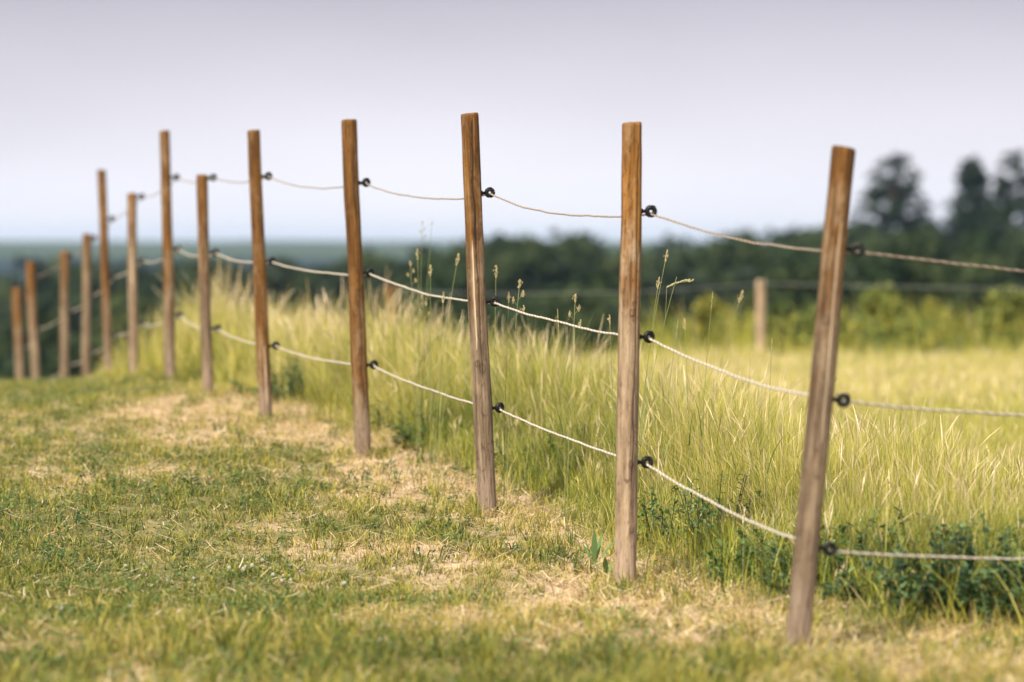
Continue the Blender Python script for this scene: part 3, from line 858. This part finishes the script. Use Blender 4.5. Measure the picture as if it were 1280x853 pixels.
SAG = [[.030, .043, .040, .035, .022, .020, .03, .02, .03, .02, .02, .02], [.028, .018, .028, .022, .022, .03, .03, .02, .02, .02, .02, .02], [.025, .016, .020, .02, .02, .03, .03, .02, .02, .02, .02, .02]]
ROPE_L = ['topmost fence rope, thin and sagging against the pale sky', 'middle fence rope, a white twisted cord at the height of the grass tips', 'lowest fence rope, a white twisted cord running through the tall grass']
for q_ in range(3):
    pts = [catenary(rg0[q_], ring_paths[q_][0], .030, 60)]
    for k in range(len(POSTS) - 1):
        n = 60 if k < 5 else 24
        pts.append(catenary(ring_paths[q_][k], ring_paths[q_][k + 1], SAG[q_][k], n)[1:])
    P = np.vstack(pts)
    # resample evenly
    dl = np.concatenate([[0], np.cumsum(np.linalg.norm(np.diff(P, axis=0), axis=1))])
    N_ = int(dl[-1] / .0045)
    u = np.linspace(0, dl[-1], N_)
    P = np.stack([np.interp(u, dl, P[:, k]) for k in range(3)], -1)
    T = np.gradient(P, axis=0); T /= np.linalg.norm(T, axis=1)[:, None]
    U = np.cross(T, [0, 0, 1.0]); U /= np.linalg.norm(U, axis=1)[:, None]; W = np.cross(T, U)
    g = Geo()
    wob = np.cumsum(rng.normal(0, .0004, N_)); wob -= np.convolve(wob, np.ones(400) / 400, 'same')
    Pw = P + W * wob[:, None] * .6
    for sidx in range(3):
        ph = u / .044 * 2 * math.pi + sidx * 2 * math.pi / 3
        off = .0019 if q_ else .0016
        S = Pw + off * (np.cos(ph)[:, None] * U + np.sin(ph)[:, None] * W)
        Vt, Ft = tube(S, .0025 if q_ else .0021, 6)
        colr = ((.52, .48, .41), (.58, .54, .46), (.30, .25, .20))[sidx] if q_ else ((.36, .29, .23), (.42, .35, .29), (.18, .13, .10))[sidx]  # top rope gets darker tints: its silhouette against bright sky put into colour
        g.add(Vt, Ft, colr)
    o = g.build('fence_rope', M_ROPE, smooth=True)
    tag(o, ROPE_L[q_], 'rope', 'ropes of the fence')
# wire of the field fence
if True:
    pA = far[1]; pB = far[0]; pC = far[0] + np.array([12, 5, -.05])
    g = Geo(); P = np.vstack([catenary(pA, pB, .06, 30), catenary(pB, pC, .08, 30)[1:]])
    Vt, Ft = tube(P, .0035, 5); g.add(Vt, Ft, (.35, .35, .33))
    tag(g.build('field_wire', M_ROPE, smooth=True), 'faint thin wire strung between the far field posts', 'wire')

# ------------------------------------------------------------------ single tall grass stalks with seed heads
def stalk(hx, hy, Y_, kind, lean, label, hs=1.0):
    """head at photo pixel (hx, hy), rooted lean metres to the side"""
    hp = at(hx, hy, Y_)
    bx = hp[0] - lean; bz = float(ground_z(bx, Y_)) - .01
    root = empty('grass_stalk', (bx, Y_, bz))
    tag(root, label, 'grass stalk', 'tall grass stalks in seed')
    b = np.zeros(3); h_ = hp - np.array([bx, Y_, bz])
    t = np.linspace(0, 1, 14)[:, None]
    path = b + np.array([h_[0] * 1.0, h_[1], 0]) * t ** 1.8 + np.array([0, 0, h_[2]]) * t
    g_ = Geo(); Vt, Ft = tube(path, np.linspace(.0017, .0009, 14), 5); g_.add(Vt, Ft, (.26, .28, .10))
    g_.build('stem', M_STRAW, root, smooth=True)
    # one long leaf off the stem
    g_ = Geo(); i0 = 5; az = random.uniform(0, 6.28)
    V1, F1, C1 = ribbons(path[i0:i0 + 1] + 0, np.array([.22]), np.array([.005]), np.array([az]), np.array([.35]), np.array([.9]), np.array([[.10, .17, .05]]), np.array([[.28, .30, .10]]), 5)
    g_.add(V1, F1, C1); g_.build('leaf', M_GRASS, root)
    g_ = Geo()
    dirn = path[-1] - path[-3]; dirn /= np.linalg.norm(dirn)
    C_ = (.50, .42, .22)
    def spikelets(c, n_, L, Wd, dr_, col):
        for _ in range(n_):
            u = random.random(); o_ = c + dr_ * (u - .5) * L + np.array([random.gauss(0, 1), random.gauss(0, 1), 0]) * Wd * .32 * math.sin(math.pi * min(max(u, .08), .92))
            d_ = dr_ * .8 + np.array([random.uniform(-.5, .5), random.uniform(-.5, .5), random.uniform(-.1, .4)]); d_ /= np.linalg.norm(d_)
            ll = random.uniform(.006, .010) * hs
            Vt, Ft = tube([o_ - d_ * ll * .5, o_, o_ + d_ * ll * .5], [.0004, .0018 * hs, .0003], 5, False)
            k_ = random.uniform(.75, 1.3)
            g_.add(Vt, Ft, np.array(col) * k_)
    if kind == 'spike':
        spikelets(path[-1], 46, .045 * hs, .012 * hs, dirn, C_)
    elif kind == 'cluster':                       # cocksfoot: separate knots on short side branches
        spikelets(path[-1] + dirn * .012, 34, .030 * hs, .014 * hs, dirn, C_)
        for (dz, dx_, n_) in ((-.030, .016, 22), (-.052, -.017, 20), (-.085, .024, 18)):
            c = path[-1] + dirn * dz * hs + np.array([dx_ * hs, random.uniform(-.01, .01), .004])
            Vt, Ft = tube([path[-1] + dirn * (dz - .02) * hs, c], .0007, 4, False); g_.add(Vt, Ft, (.30, .30, .12))
            spikelets(c, n_, .022 * hs, .012 * hs, dirn, C_)
    elif kind == 'plume':                          # drooping feathery panicle
        sgn = 1
        tt_ = np.linspace(0, 1, 12)
        arc = path[-1] + np.stack([.075 * tt_ * sgn, .01 * tt_, -.0 + .04 * tt_ - .02 * tt_ ** 2], -1) * hs - np.array([.03, 0, .03]) * hs
        Vt, Ft = tube(np.vstack([path[-3], arc]), .0007, 4, False); g_.add(Vt, Ft, (.30, .30, .12))
        for k_ in range(1, 12):
            spikelets(arc[k_] - np.array([0, 0, .002]), 8, .014 * hs, .008 * hs, np.array([.8, 0, .5]), (.46, .42, .22))
    elif kind == 'thin':
        spikelets(path[-2] * .5 + path[-1] * .5, 26, .09 * hs, .004 * hs, dirn, (.38, .36, .18))
    g_.build('seed_head', M_STRAW, root)
    return root


ST = [
    (528, 282, 17.6, 'cluster', .02, 'tallest grass stalk left of the cracked post, its seed head up against the sky', .6),
    (540, 279, 18.0, 'spike', .05, 'very thin stalk whose head shows against the sky right beside a twin', .5),
    (522, 318, 16.8, 'spike', -.01, 'straight stalk with a narrow seed head just under the sky twins', 1.),
    (513, 333, 17.2, 'cluster', -.03, 'stalk with small knotted seed head, leftmost of the tall ones left of the cracked post', .8),
    (538, 338, 16.2, 'spike', .0, 'upright stalk with a fat pale seed head halfway to the middle rope', 1.05),
    (572, 325, 16.0, 'spike', .10, 'stalk leaning right towards the cracked post with a plump seed head', 1.1),
    (554, 372, 15.8, 'spike', .02, 'stalk whose pale head meets the middle rope left of the cracked post', 1.),
    (528, 374, 16.6, 'cluster', -.05, 'low curved stalk with knotted head below the middle rope, left of the cracked post', .8),
    (577, 393, 15.8, 'thin', .10, 'leaning thin stalk close to the left side of the cracked post', 1.),
    (620, 340, 15.6, 'spike', .01, 'stalk with an oval head just right of the cracked post above the middle rope', 1.1),
    (649, 359, 15.0, 'cluster', .05, 'stalk with a chunky knotted seed head right of the cracked post', 1.05),
    (636, 372, 15.3, 'spike', .02, 'stalk whose head touches the middle rope right of the cracked post', .9),
    (719, 377, 14.4, 'cluster', .03, 'sharply focused knotted seed head midway between the cracked post and the pale brown post', 1.0),
    (697, 388, 14.8, 'thin', -.03, 'thin green stalk left of the midway knotted seed head', .8),
    (833, 320, 14.6, 'spike', .12, 'highest seed head right of the pale brown post, on a stalk leaning right', .95),
    (823, 354, 14.2, 'spike', .08, 'seed head close to the right side of the pale brown post, below the highest one', .9),
    (846, 346, 13.9, 'plume', .16, 'feathery drooping plume arching right beside the pale brown post', 1.2),
    (856, 405, 14.8, 'spike', -.02, 'short stalk with plump head right of the middle insulator of the pale brown post', 1.),
    (891, 366, 14.6, 'thin', .05, 'bare thin stalk standing alone right of the drooping plume', .9),
    (926, 371, 16.5, 'spike', .16, 'stalk bending right with a tan head in front of the lone field post', 1.2),
    (848, 400, 14.0, 'thin', .07, 'thin slanting stalk just above the middle rope right of the pale brown post', .7),
    (965, 425, 13.6, 'thin', .02, 'thin dark stalk left of the nearest leaning post above the middle rope', .8),
    (762, 400, 14.8, 'spike', -.02, 'short pale headed stalk touching the left edge of the pale brown post', .8),
    (1040, 465, 13.0, 'cluster', .02, 'knotted seed head poking out at the right side of the nearest leaning post', .9),
]
for k, (hx, hy, Y_, kd, ln, lb, hs_) in enumerate(ST):
    stalk(hx, hy, Y_, kd, ln, lb, hs_)

# ------------------------------------------------------------------ trees and woods
def leaf_cloud(C, Rr, n, size, cols, shell=.55):
    """leaf quads filling an ellipsoid"""
    d = rng.normal(size=(n, 3)); d /= np.linalg.norm(d, axis=1)[:, None]
    rr = (shell + (1 - shell) * rng.random(n)) ** 1
    P = np.asarray(C) + d * rr[:, None] * np.asarray(Rr)
    nn = d + rng.normal(0, .6, (n, 3)); nn /= np.linalg.norm(nn, axis=1)[:, None]
    u = np.cross(nn, rng.normal(size=(n, 3))); u /= np.linalg.norm(u, axis=1)[:, None]; v = np.cross(nn, u)
    s_ = (rng.uniform(.6, 1.3, n) * size)[:, None]
    V = np.stack([P - u * s_ * .5, P + v * s_ * .35, P + u * s_ * .5, P - v * s_ * .35], 1).reshape(-1, 3)
    F = (np.arange(n)[:, None] * 4 + np.arange(4)[None, :])
    k = rng.random(n) * .7 + .3 * random.random()
    return V, F, np.repeat(pal(k, [(0, cols[0]), (1, cols[1])]), 4, 0)


WOODC = [((.012, .026, .010), (.032, .058, .018)), ((.011, .022, .012), (.03, .045, .022)), ((.02, .036, .011), (.055, .075, .022))]


def crown(geo, X, Y, top, H, Wd, leaves, size, cols):
    nl = random.randint(9, 13)
    cz = top - H * .5
    for k in range(nl):
        a = random.uniform(0, 6.283); zf = random.uniform(-.75, 1.0); rr = Wd * .5 * math.sqrt(max(0.05, 1 - zf * zf)) * random.uniform(.35, .9)
        c = (X + rr * math.cos(a), Y + rr * math.sin(a), cz + zf * H * .44)
        s_ = Wd * random.uniform(.14, .24)
        c = (c[0], c[1], min(c[2], top - s_ * .8))
        geo.add(*leaf_cloud(c, (s_, s_, s_ * .8), leaves // nl, size, cols))
    geo.add(*leaf_cloud((X, Y, cz - H * .08), (Wd * .33, Wd * .33, H * .36), leaves // 3, size * 1.3, cols, .3))


OUT_X = [-200, 0, 60, 120, 300, 430, 480, 560, 650, 770, 850, 950, 1020, 1080, 1140, 1200, 1280, 1500]
# silhouettes (photo py of the tree tops) for three belts, far to near
BELTS = [
    (240, 300, [340, 340, 338, 339, 337, 334, 328, 312, 304, 306, 307, 300, 294, 290, 288, 294, 296, 292], 60, 9.0),
    (170, 215, [345, 345, 342, 345, 342, 340, 330, 322, 318, 322, 324, 320, 310, 302, 300, 304, 304, 302], 56, 7.5),
    (115, 150, [395, 392, 388, 392, 388, 380, 368, 350, 345, 345, 346, 343, 335, 330, 330, 332, 330, 328], 52, 6.5),
]
wood = Geo(); trunks = Geo()
for (y0, y1, tops, cnt, wd) in BELTS:
    for k in range(cnt):
        Y_ = random.uniform(y0, y1)
        px = -140 + (k + random.uniform(.1, .9)) / cnt * 1560
        X_ = (px - 640) / FPX * Y_
        ty = np.interp(px, OUT_X, tops) + random.uniform(-2, 5) * 200 / Y_
        top = at(px, ty, Y_)[2]; gz = float(ground_z(X_, Y_))
        H_ = max(4.0, min(top - gz, 15)); w_ = wd * random.uniform(.8, 1.25)
        crown(wood, X_, Y_, top + H_ * .06, H_, w_, 1100, .55 * Y_ / 200 + .12, random.choice(WOODC))
        Vt, Ft = tube([(X_, Y_, gz - .3), (X_ + .1, Y_, top - H_ * .5), (X_, Y_, top - H_ * .2)], [.3, .2, .06], 6); trunks.add(Vt, Ft, (.06, .045, .03))
for k in range(60):
    Y_ = random.uniform(48, 62); px = random.uniform(560, 1420); X_ = (px - 640) / FPX * Y_
    gz = float(ground_z(X_, Y_)); tz = at(px, random.uniform(362, 392) + (18 if px < 800 else 0), Y_)[2]; h_ = max(1.0, tz - gz)
    wood.add(*leaf_cloud((X_, Y_, tz - h_ * .5), (random.uniform(.5, 1.0), .8, h_ * .55), 420, .14, random.choice(WOODC)))
# the scrub that fills the foot of the wood
for k in range(150):
    Y_ = random.uniform(80, 112); X_ = random.uniform(-.17, .17) * Y_
    gz = float(ground_z(X_, Y_)); h_ = random.uniform(2, 3.6)
    wood.add(*leaf_cloud((X_, Y_, gz + h_ * .5), (random.uniform(1.3, 2.2), 1.6, h_ * .6), 260, .33, random.choice(WOODC)))
tag(wood.build('distant_wood', M_TREE), 'dark green wood in full leaf filling the valley beyond the field', 'wood', kind='stuff')
tag(trunks.build('wood_trunks', M_BARK), 'dark trunks standing within the distant wood', 'wood', kind='stuff')


def tall_tree(px, ty, by, Y_, wpx, label, lean=0, seed=1, cone=.8):
    random.seed(seed)
    top = at(px, ty, Y_); X_ = top[0]; gz = float(ground_z(X_, Y_)); H_ = top[2] - gz
    root = empty('tree', (X_, Y_, gz)); tag(root, label, 'tree', 'tall trees above the wood')
    g_ = Geo(); Wd = wpx / FPX * Y_
    tp = np.linspace(0, 1, 10)
    tr = np.stack([np.sin(tp * 5) * .12 + lean * tp, tp * 0, tp * H_ * .97 - .3], -1)
    Vt, Ft = tube(tr, np.linspace(.32, .04, 10), 8); g_.add(Vt, Ft, (.06, .045, .03))
    g_.build('trunk', M_BARK, root, smooth=True)
    lf = Geo(); lb = Geo()
    vis = (by - ty) / FPX * Y_
    for k in range(120):
        u = random.random() ** .75                       # 0 at the top
        z = H_ - .2 - u * vis * 1.25
        a = random.uniform(0, 6.283)
        wl = Wd * .5 * (0.16 + .84 * min(1, u * 1.25) ** cone) * random.uniform(.55, 1.08)
        s0 = np.array([lean * z / H_, 0, z - wl * .25]); e = np.array([wl * math.cos(a), wl * math.sin(a), z + .1]) + np.array([lean * z / H_, 0, 0])
        Vt, Ft = tube([s0, (s0 + e) / 2 + [0, 0, .08], e], [.05, .035, .015], 5, False); lb.add(Vt, Ft, (.06, .045, .03))
        for c in ((s0 * .35 + e * .65), e):
            r_ = random.uniform(.26, .62) * (.6 + .7 * u)
            lf.add(*leaf_cloud(c, (r_ * 1.15, r_ * 1.15, r_ * .6), 60, .24, WOODC[k % 2], .2))
    lb.build('limbs', M_BARK, root)
    lf.build('crown', M_TREE, root)
    return root


tall_tree(1118, 188, 285, 260, 112, 'broad round topped tall tree, leftmost of the three rising above the wood at right', 0, 3, .62)
tall_tree(1214, 195, 285, 262, 66, 'slender tall tree, middle of the three rising above the wood at right', 0, 5, .55)
tall_tree(1267, 186, 290, 258, 82, 'pointed tall tree cut near the right edge, rightmost of the three above the wood', 0, 9, .7)
random.seed(77)

# yellow-green bushes and tall weeds along the far edge of the field
YG = [((.06, .09, .02), (.26, .28, .06)), ((.05, .08, .02), (.16, .20, .05)), ((.10, .11, .025), (.34, .31, .06))]
edge = Geo()
for k in range(260):
    Y_ = random.uniform(40.5, 45); px = random.uniform(800, 1420)
    X_ = (px - 640) / FPX * Y_; gz = float(ground_z(X_, Y_))
    h_ = random.uniform(.2, .62)
    edge.add(*leaf_cloud((X_, Y_, gz + h_ * .5), (random.uniform(.08, .24), .3, h_ * .62), 110, .07, random.choice(YG)))
n = 5000
Y = rng.uniform(38, 45, n); X = rng.uniform(.0, .16, n) * Y
P = np.stack([X, Y, ground_z(X, Y)], -1); f = np.clip(rng.normal(.6, .2, n), 0, 1)
edge.add(*ribbons(P, rng.uniform(.12, .38, n) * (1 + .9 * (rng.random(n) < .06)), rng.uniform(.006, .013, n), rng.uniform(0, 6.28, n), rng.uniform(0, .2, n), rng.uniform(0, .5, n), pal(f, MR_TIP) * .7, pal(f, MR_TIP), 3))
n = 2600
Y = rng.uniform(39, 45, n); X = rng.uniform(.01, .16, n) * Y
kp = rng.random(n) < sstep(fbm(X * 1.3, Y * .4, 123, 2), .35, .65); X, Y = X[kp], Y[kp]; n = len(X)
P = np.stack([X, Y, ground_z(X, Y)], -1); f = np.clip(rng.normal(.55, .22, n), 0, 1)
edge.add(*ribbons(P, rng.uniform(.35, .85, n), rng.uniform(.008, .02, n), rng.uniform(0, 6.28, n), rng.uniform(0, .25, n), rng.uniform(0, .6, n), pal(f, MR_TIP) * .6, pal(f, MR_TIP) * .9, 4))
tag(edge.build('field_edge_weeds', M_TREE), 'tall yellow green weeds along the far edge of the field', 'weeds', kind='stuff')


def bush(px, Y_, topy, wpx, cols, label):
    t = at(px, topy, Y_); gz = float(ground_z(t[0], Y_)); H_ = t[2] - gz; W_ = wpx / FPX * Y_
    root = empty('bush', (t[0], Y_, gz)); tag(root, label, 'bush', 'bushes at the far edge of the field')
    g_ = Geo(); s_ = Geo()
    for k in range(16):
        a = random.uniform(0, 6.283); zf = random.uniform(.25, .92); rr = W_ * .5 * random.uniform(.1, .8) * (1.1 - .6 * zf)
        c = np.array([rr * math.cos(a), rr * math.sin(a) * .7, zf * H_ * .9]); q_ = min(W_, H_) * random.uniform(.14, .24)
        g_.add(*leaf_cloud(c, (q_, q_, q_ * 1.2), 110, .07, cols, .2))
        Vt, Ft = tube([(0, 0, -.05), c * .6, c], [.02, .012, .005], 5, False); s_.add(Vt, Ft, (.1, .08, .04))
    g_.build('foliage', M_TREE, root); s_.build('stems', M_BARK, root)

bush(885, 42, 362, 90, YG[2], 'bright yellow bush left of the lone field post')
bush(1012, 43, 375, 60, YG[1], 'green bush just behind the nearest leaning post')
bush(1105, 42, 352, 90, YG[0], 'widest yellow green bush, right of the nearest leaning post')
bush(1168, 43.5, 360, 50, YG[2], 'small yellowish bush between two greener bushes at right')
bush(1265, 42, 356, 90, YG[0], 'yellow green bush at the right edge under the top rope')

# ------------------------------------------------------------------ hills far away
def ridge(Y0, depth, prof, label, seed, foot=-18):
    nx, ny = 160, 14
    pxs = np.linspace(-2200, 3600, nx)
    g_ = Geo(); V = []
    for k in range(ny):
        v = k / (ny - 1)
        Yk = Y0 + (v - .5) * depth
        X_ = (pxs - 640) / FPX * Y0
        py = np.interp(pxs, prof[0], prof[1]) + (fbm(pxs / 90, pxs * 0 + seed, seed, 4) - .5) * prof[2]
        zt = (308 - py) / FPX * Y0 + EYE
        prf = math.sin(math.pi * v) ** .7
        V.append(np.stack([X_, np.full(nx, Yk), foot + (zt - foot) * prf + (vnoise(X_ / 60, X_ * 0 + Yk / 60, 3) - .5) * 6 * prf * (0 if k == ny // 2 else 1) * .5], -1))
    V = np.vstack(V)
    i = np.arange(ny - 1)[:, None] * nx; j = np.arange(nx - 1)[None, :]
    F = np.stack([i + j, i + j + 1, i + nx + j + 1, i + nx + j], -1).reshape(-1, 4)
    o = mesh_np('hills', V, F, M_HILL, smooth=True)
    tag(o, kind='structure')

ridge(1500, 500, ([-2200, 0, 140, 300, 500, 3600], [326, 326, 325, 324, 326, 326], 4), '', 3)
ridge(2600, 700, ([-2200, 0, 60, 140, 240, 3600], [309, 309, 305, 304, 306, 306], 4), '', 8)
ridge(5000, 900, ([-2200, 0, 200, 320, 500, 3600], [305, 304, 303, 300, 302, 302], 4), '', 12)

# ------------------------------------------------------------------ air
hz = bpy.data.meshes.new('haze')
S = 6300; zb, ztp = float(min(V_.min() for V_ in [GZ])) - 8, 24.0
vs = [(-S, -S, zb), (S, -S, zb), (S, S, zb), (-S, S, zb), (-S, -S, ztp), (S, -S, ztp), (S, S, ztp), (-S, S, ztp)]
hz.from_pydata(vs, [], [(0, 3, 2, 1), (4, 5, 6, 7), (0, 1, 5, 4), (1, 2, 6, 5), (2, 3, 7, 6), (3, 0, 4, 7)])
m, nt, out = new_mat('hazy_air')
pv = nt.nodes.new('ShaderNodeVolumePrincipled')
pv.inputs['Color'].default_value = (.45, .68, 1, 1); pv.inputs['Density'].default_value = .00013; pv.inputs['Anisotropy'].default_value = .0
nt.links.new(pv.outputs['Volume'], out.inputs['Volume'])
hz.materials.append(m)
ho = put(bpy.data.objects.new('haze', hz)); tag(ho, kind='stuff')

# ------------------------------------------------------------------ sky and sun
SUN_EL, SUN_AZ = R(48), R(205)        # behind the camera, a little to the left (azimuth from +Y clockwise)
w = bpy.data.worlds.new('World'); sc.world = w; w.use_nodes = True
nt = w.node_tree; nt.nodes.clear(); N = nt.nodes.new; L = nt.links.new
wo = N('ShaderNodeOutputWorld'); bg = N('ShaderNodeBackground'); bg.inputs['Strength'].default_value = .083
sky = N('ShaderNodeTexSky'); sky.sky_type = 'NISHITA'; sky.sun_disc = False; sky.sun_elevation = SUN_EL; sky.sun_rotation = SUN_AZ
sky.air_density = 1.0; sky.dust_density = 4; sky.ozone_density = 1.5
tc = N('ShaderNodeTexCoord'); sp = N('ShaderNodeSeparateXYZ'); L(tc.outputs['Generated'], sp.inputs[0])
rp = N('ShaderNodeValToRGB'); el = rp.color_ramp.elements
stops = [(0.0, (9.6, 9.1, 9.2)), (.012, (8.7, 8.5, 9.1)), (.036, (7.1, 6.85, 7.5)), (.066, (4.7, 4.45, 5.1)), (.12, (4.9, 4.8, 5.5)), (1, (7.0, 7.0, 7.4))]
while len(el) < len(stops): el.new(.5)
for e, (p_, c) in zip(el, stops): e.position = p_; e.color = (*[v / 10 for v in c], 1)
L(sp.outputs['Z'], rp.inputs['Fac'])
sc10 = N('ShaderNodeVectorMath'); sc10.operation = 'SCALE'; sc10.inputs['Scale'].default_value = 10
L(rp.outputs['Color'], sc10.inputs[0])
cn = N('ShaderNodeTexNoise'); cn.inputs['Scale'].default_value = 5; cn.inputs['Detail'].default_value = 3
mpn = N('ShaderNodeMapping'); mpn.inputs['Scale'].default_value = (1, 1, 3); L(tc.outputs['Generated'], mpn.inputs[0]); L(mpn.outputs[0], cn.inputs['Vector'])
cmr = N('ShaderNodeMapRange'); cmr.inputs['From Min'].default_value = .3; cmr.inputs['From Max'].default_value = .7; cmr.inputs['To Min'].default_value = .90; cmr.inputs['To Max'].default_value = 1.05
L(cn.outputs['Fac'], cmr.inputs['Value'])
s2 = N('ShaderNodeVectorMath'); s2.operation = 'SCALE'; L(sc10.outputs[0], s2.inputs[0]); L(cmr.outputs['Result'], s2.inputs['Scale'])
mx = N('ShaderNodeMix'); mx.data_type = 'RGBA'; mx.inputs['Factor'].default_value = .88
L(sky.outputs[0], mx.inputs['A']); L(s2.outputs[0], mx.inputs['B']); L(mx.outputs['Result'], bg.inputs['Color']); L(bg.outputs[0], wo.inputs['Surface'])

sd_ = bpy.data.lights.new('sun', 'SUN'); sd_.energy = 5.0; sd_.angle = R(1.5); sd_.color = (1, .91, .74)
so = bpy.data.objects.new('sun', sd_); put(so)
dv = Vector((math.sin(SUN_AZ) * math.cos(SUN_EL), math.cos(SUN_AZ) * math.cos(SUN_EL), math.sin(SUN_EL)))
so.rotation_euler = dv.to_track_quat('Z', 'Y').to_euler(); so.location = dv * 50 + Vector((0, 14, 0))

sc.view_settings.view_transform = 'Standard'; sc.view_settings.look = 'None'; sc.view_settings.exposure = 0.66; sc.view_settings.gamma = 1
sc.render.engine = 'CYCLES'
sc.cycles.max_bounces = 6; sc.cycles.diffuse_bounces = 3; sc.cycles.transmission_bounces = 3; sc.cycles.transparent_max_bounces = 4; sc.cycles.volume_bounces = 0
sc.cycles.use_denoising = True
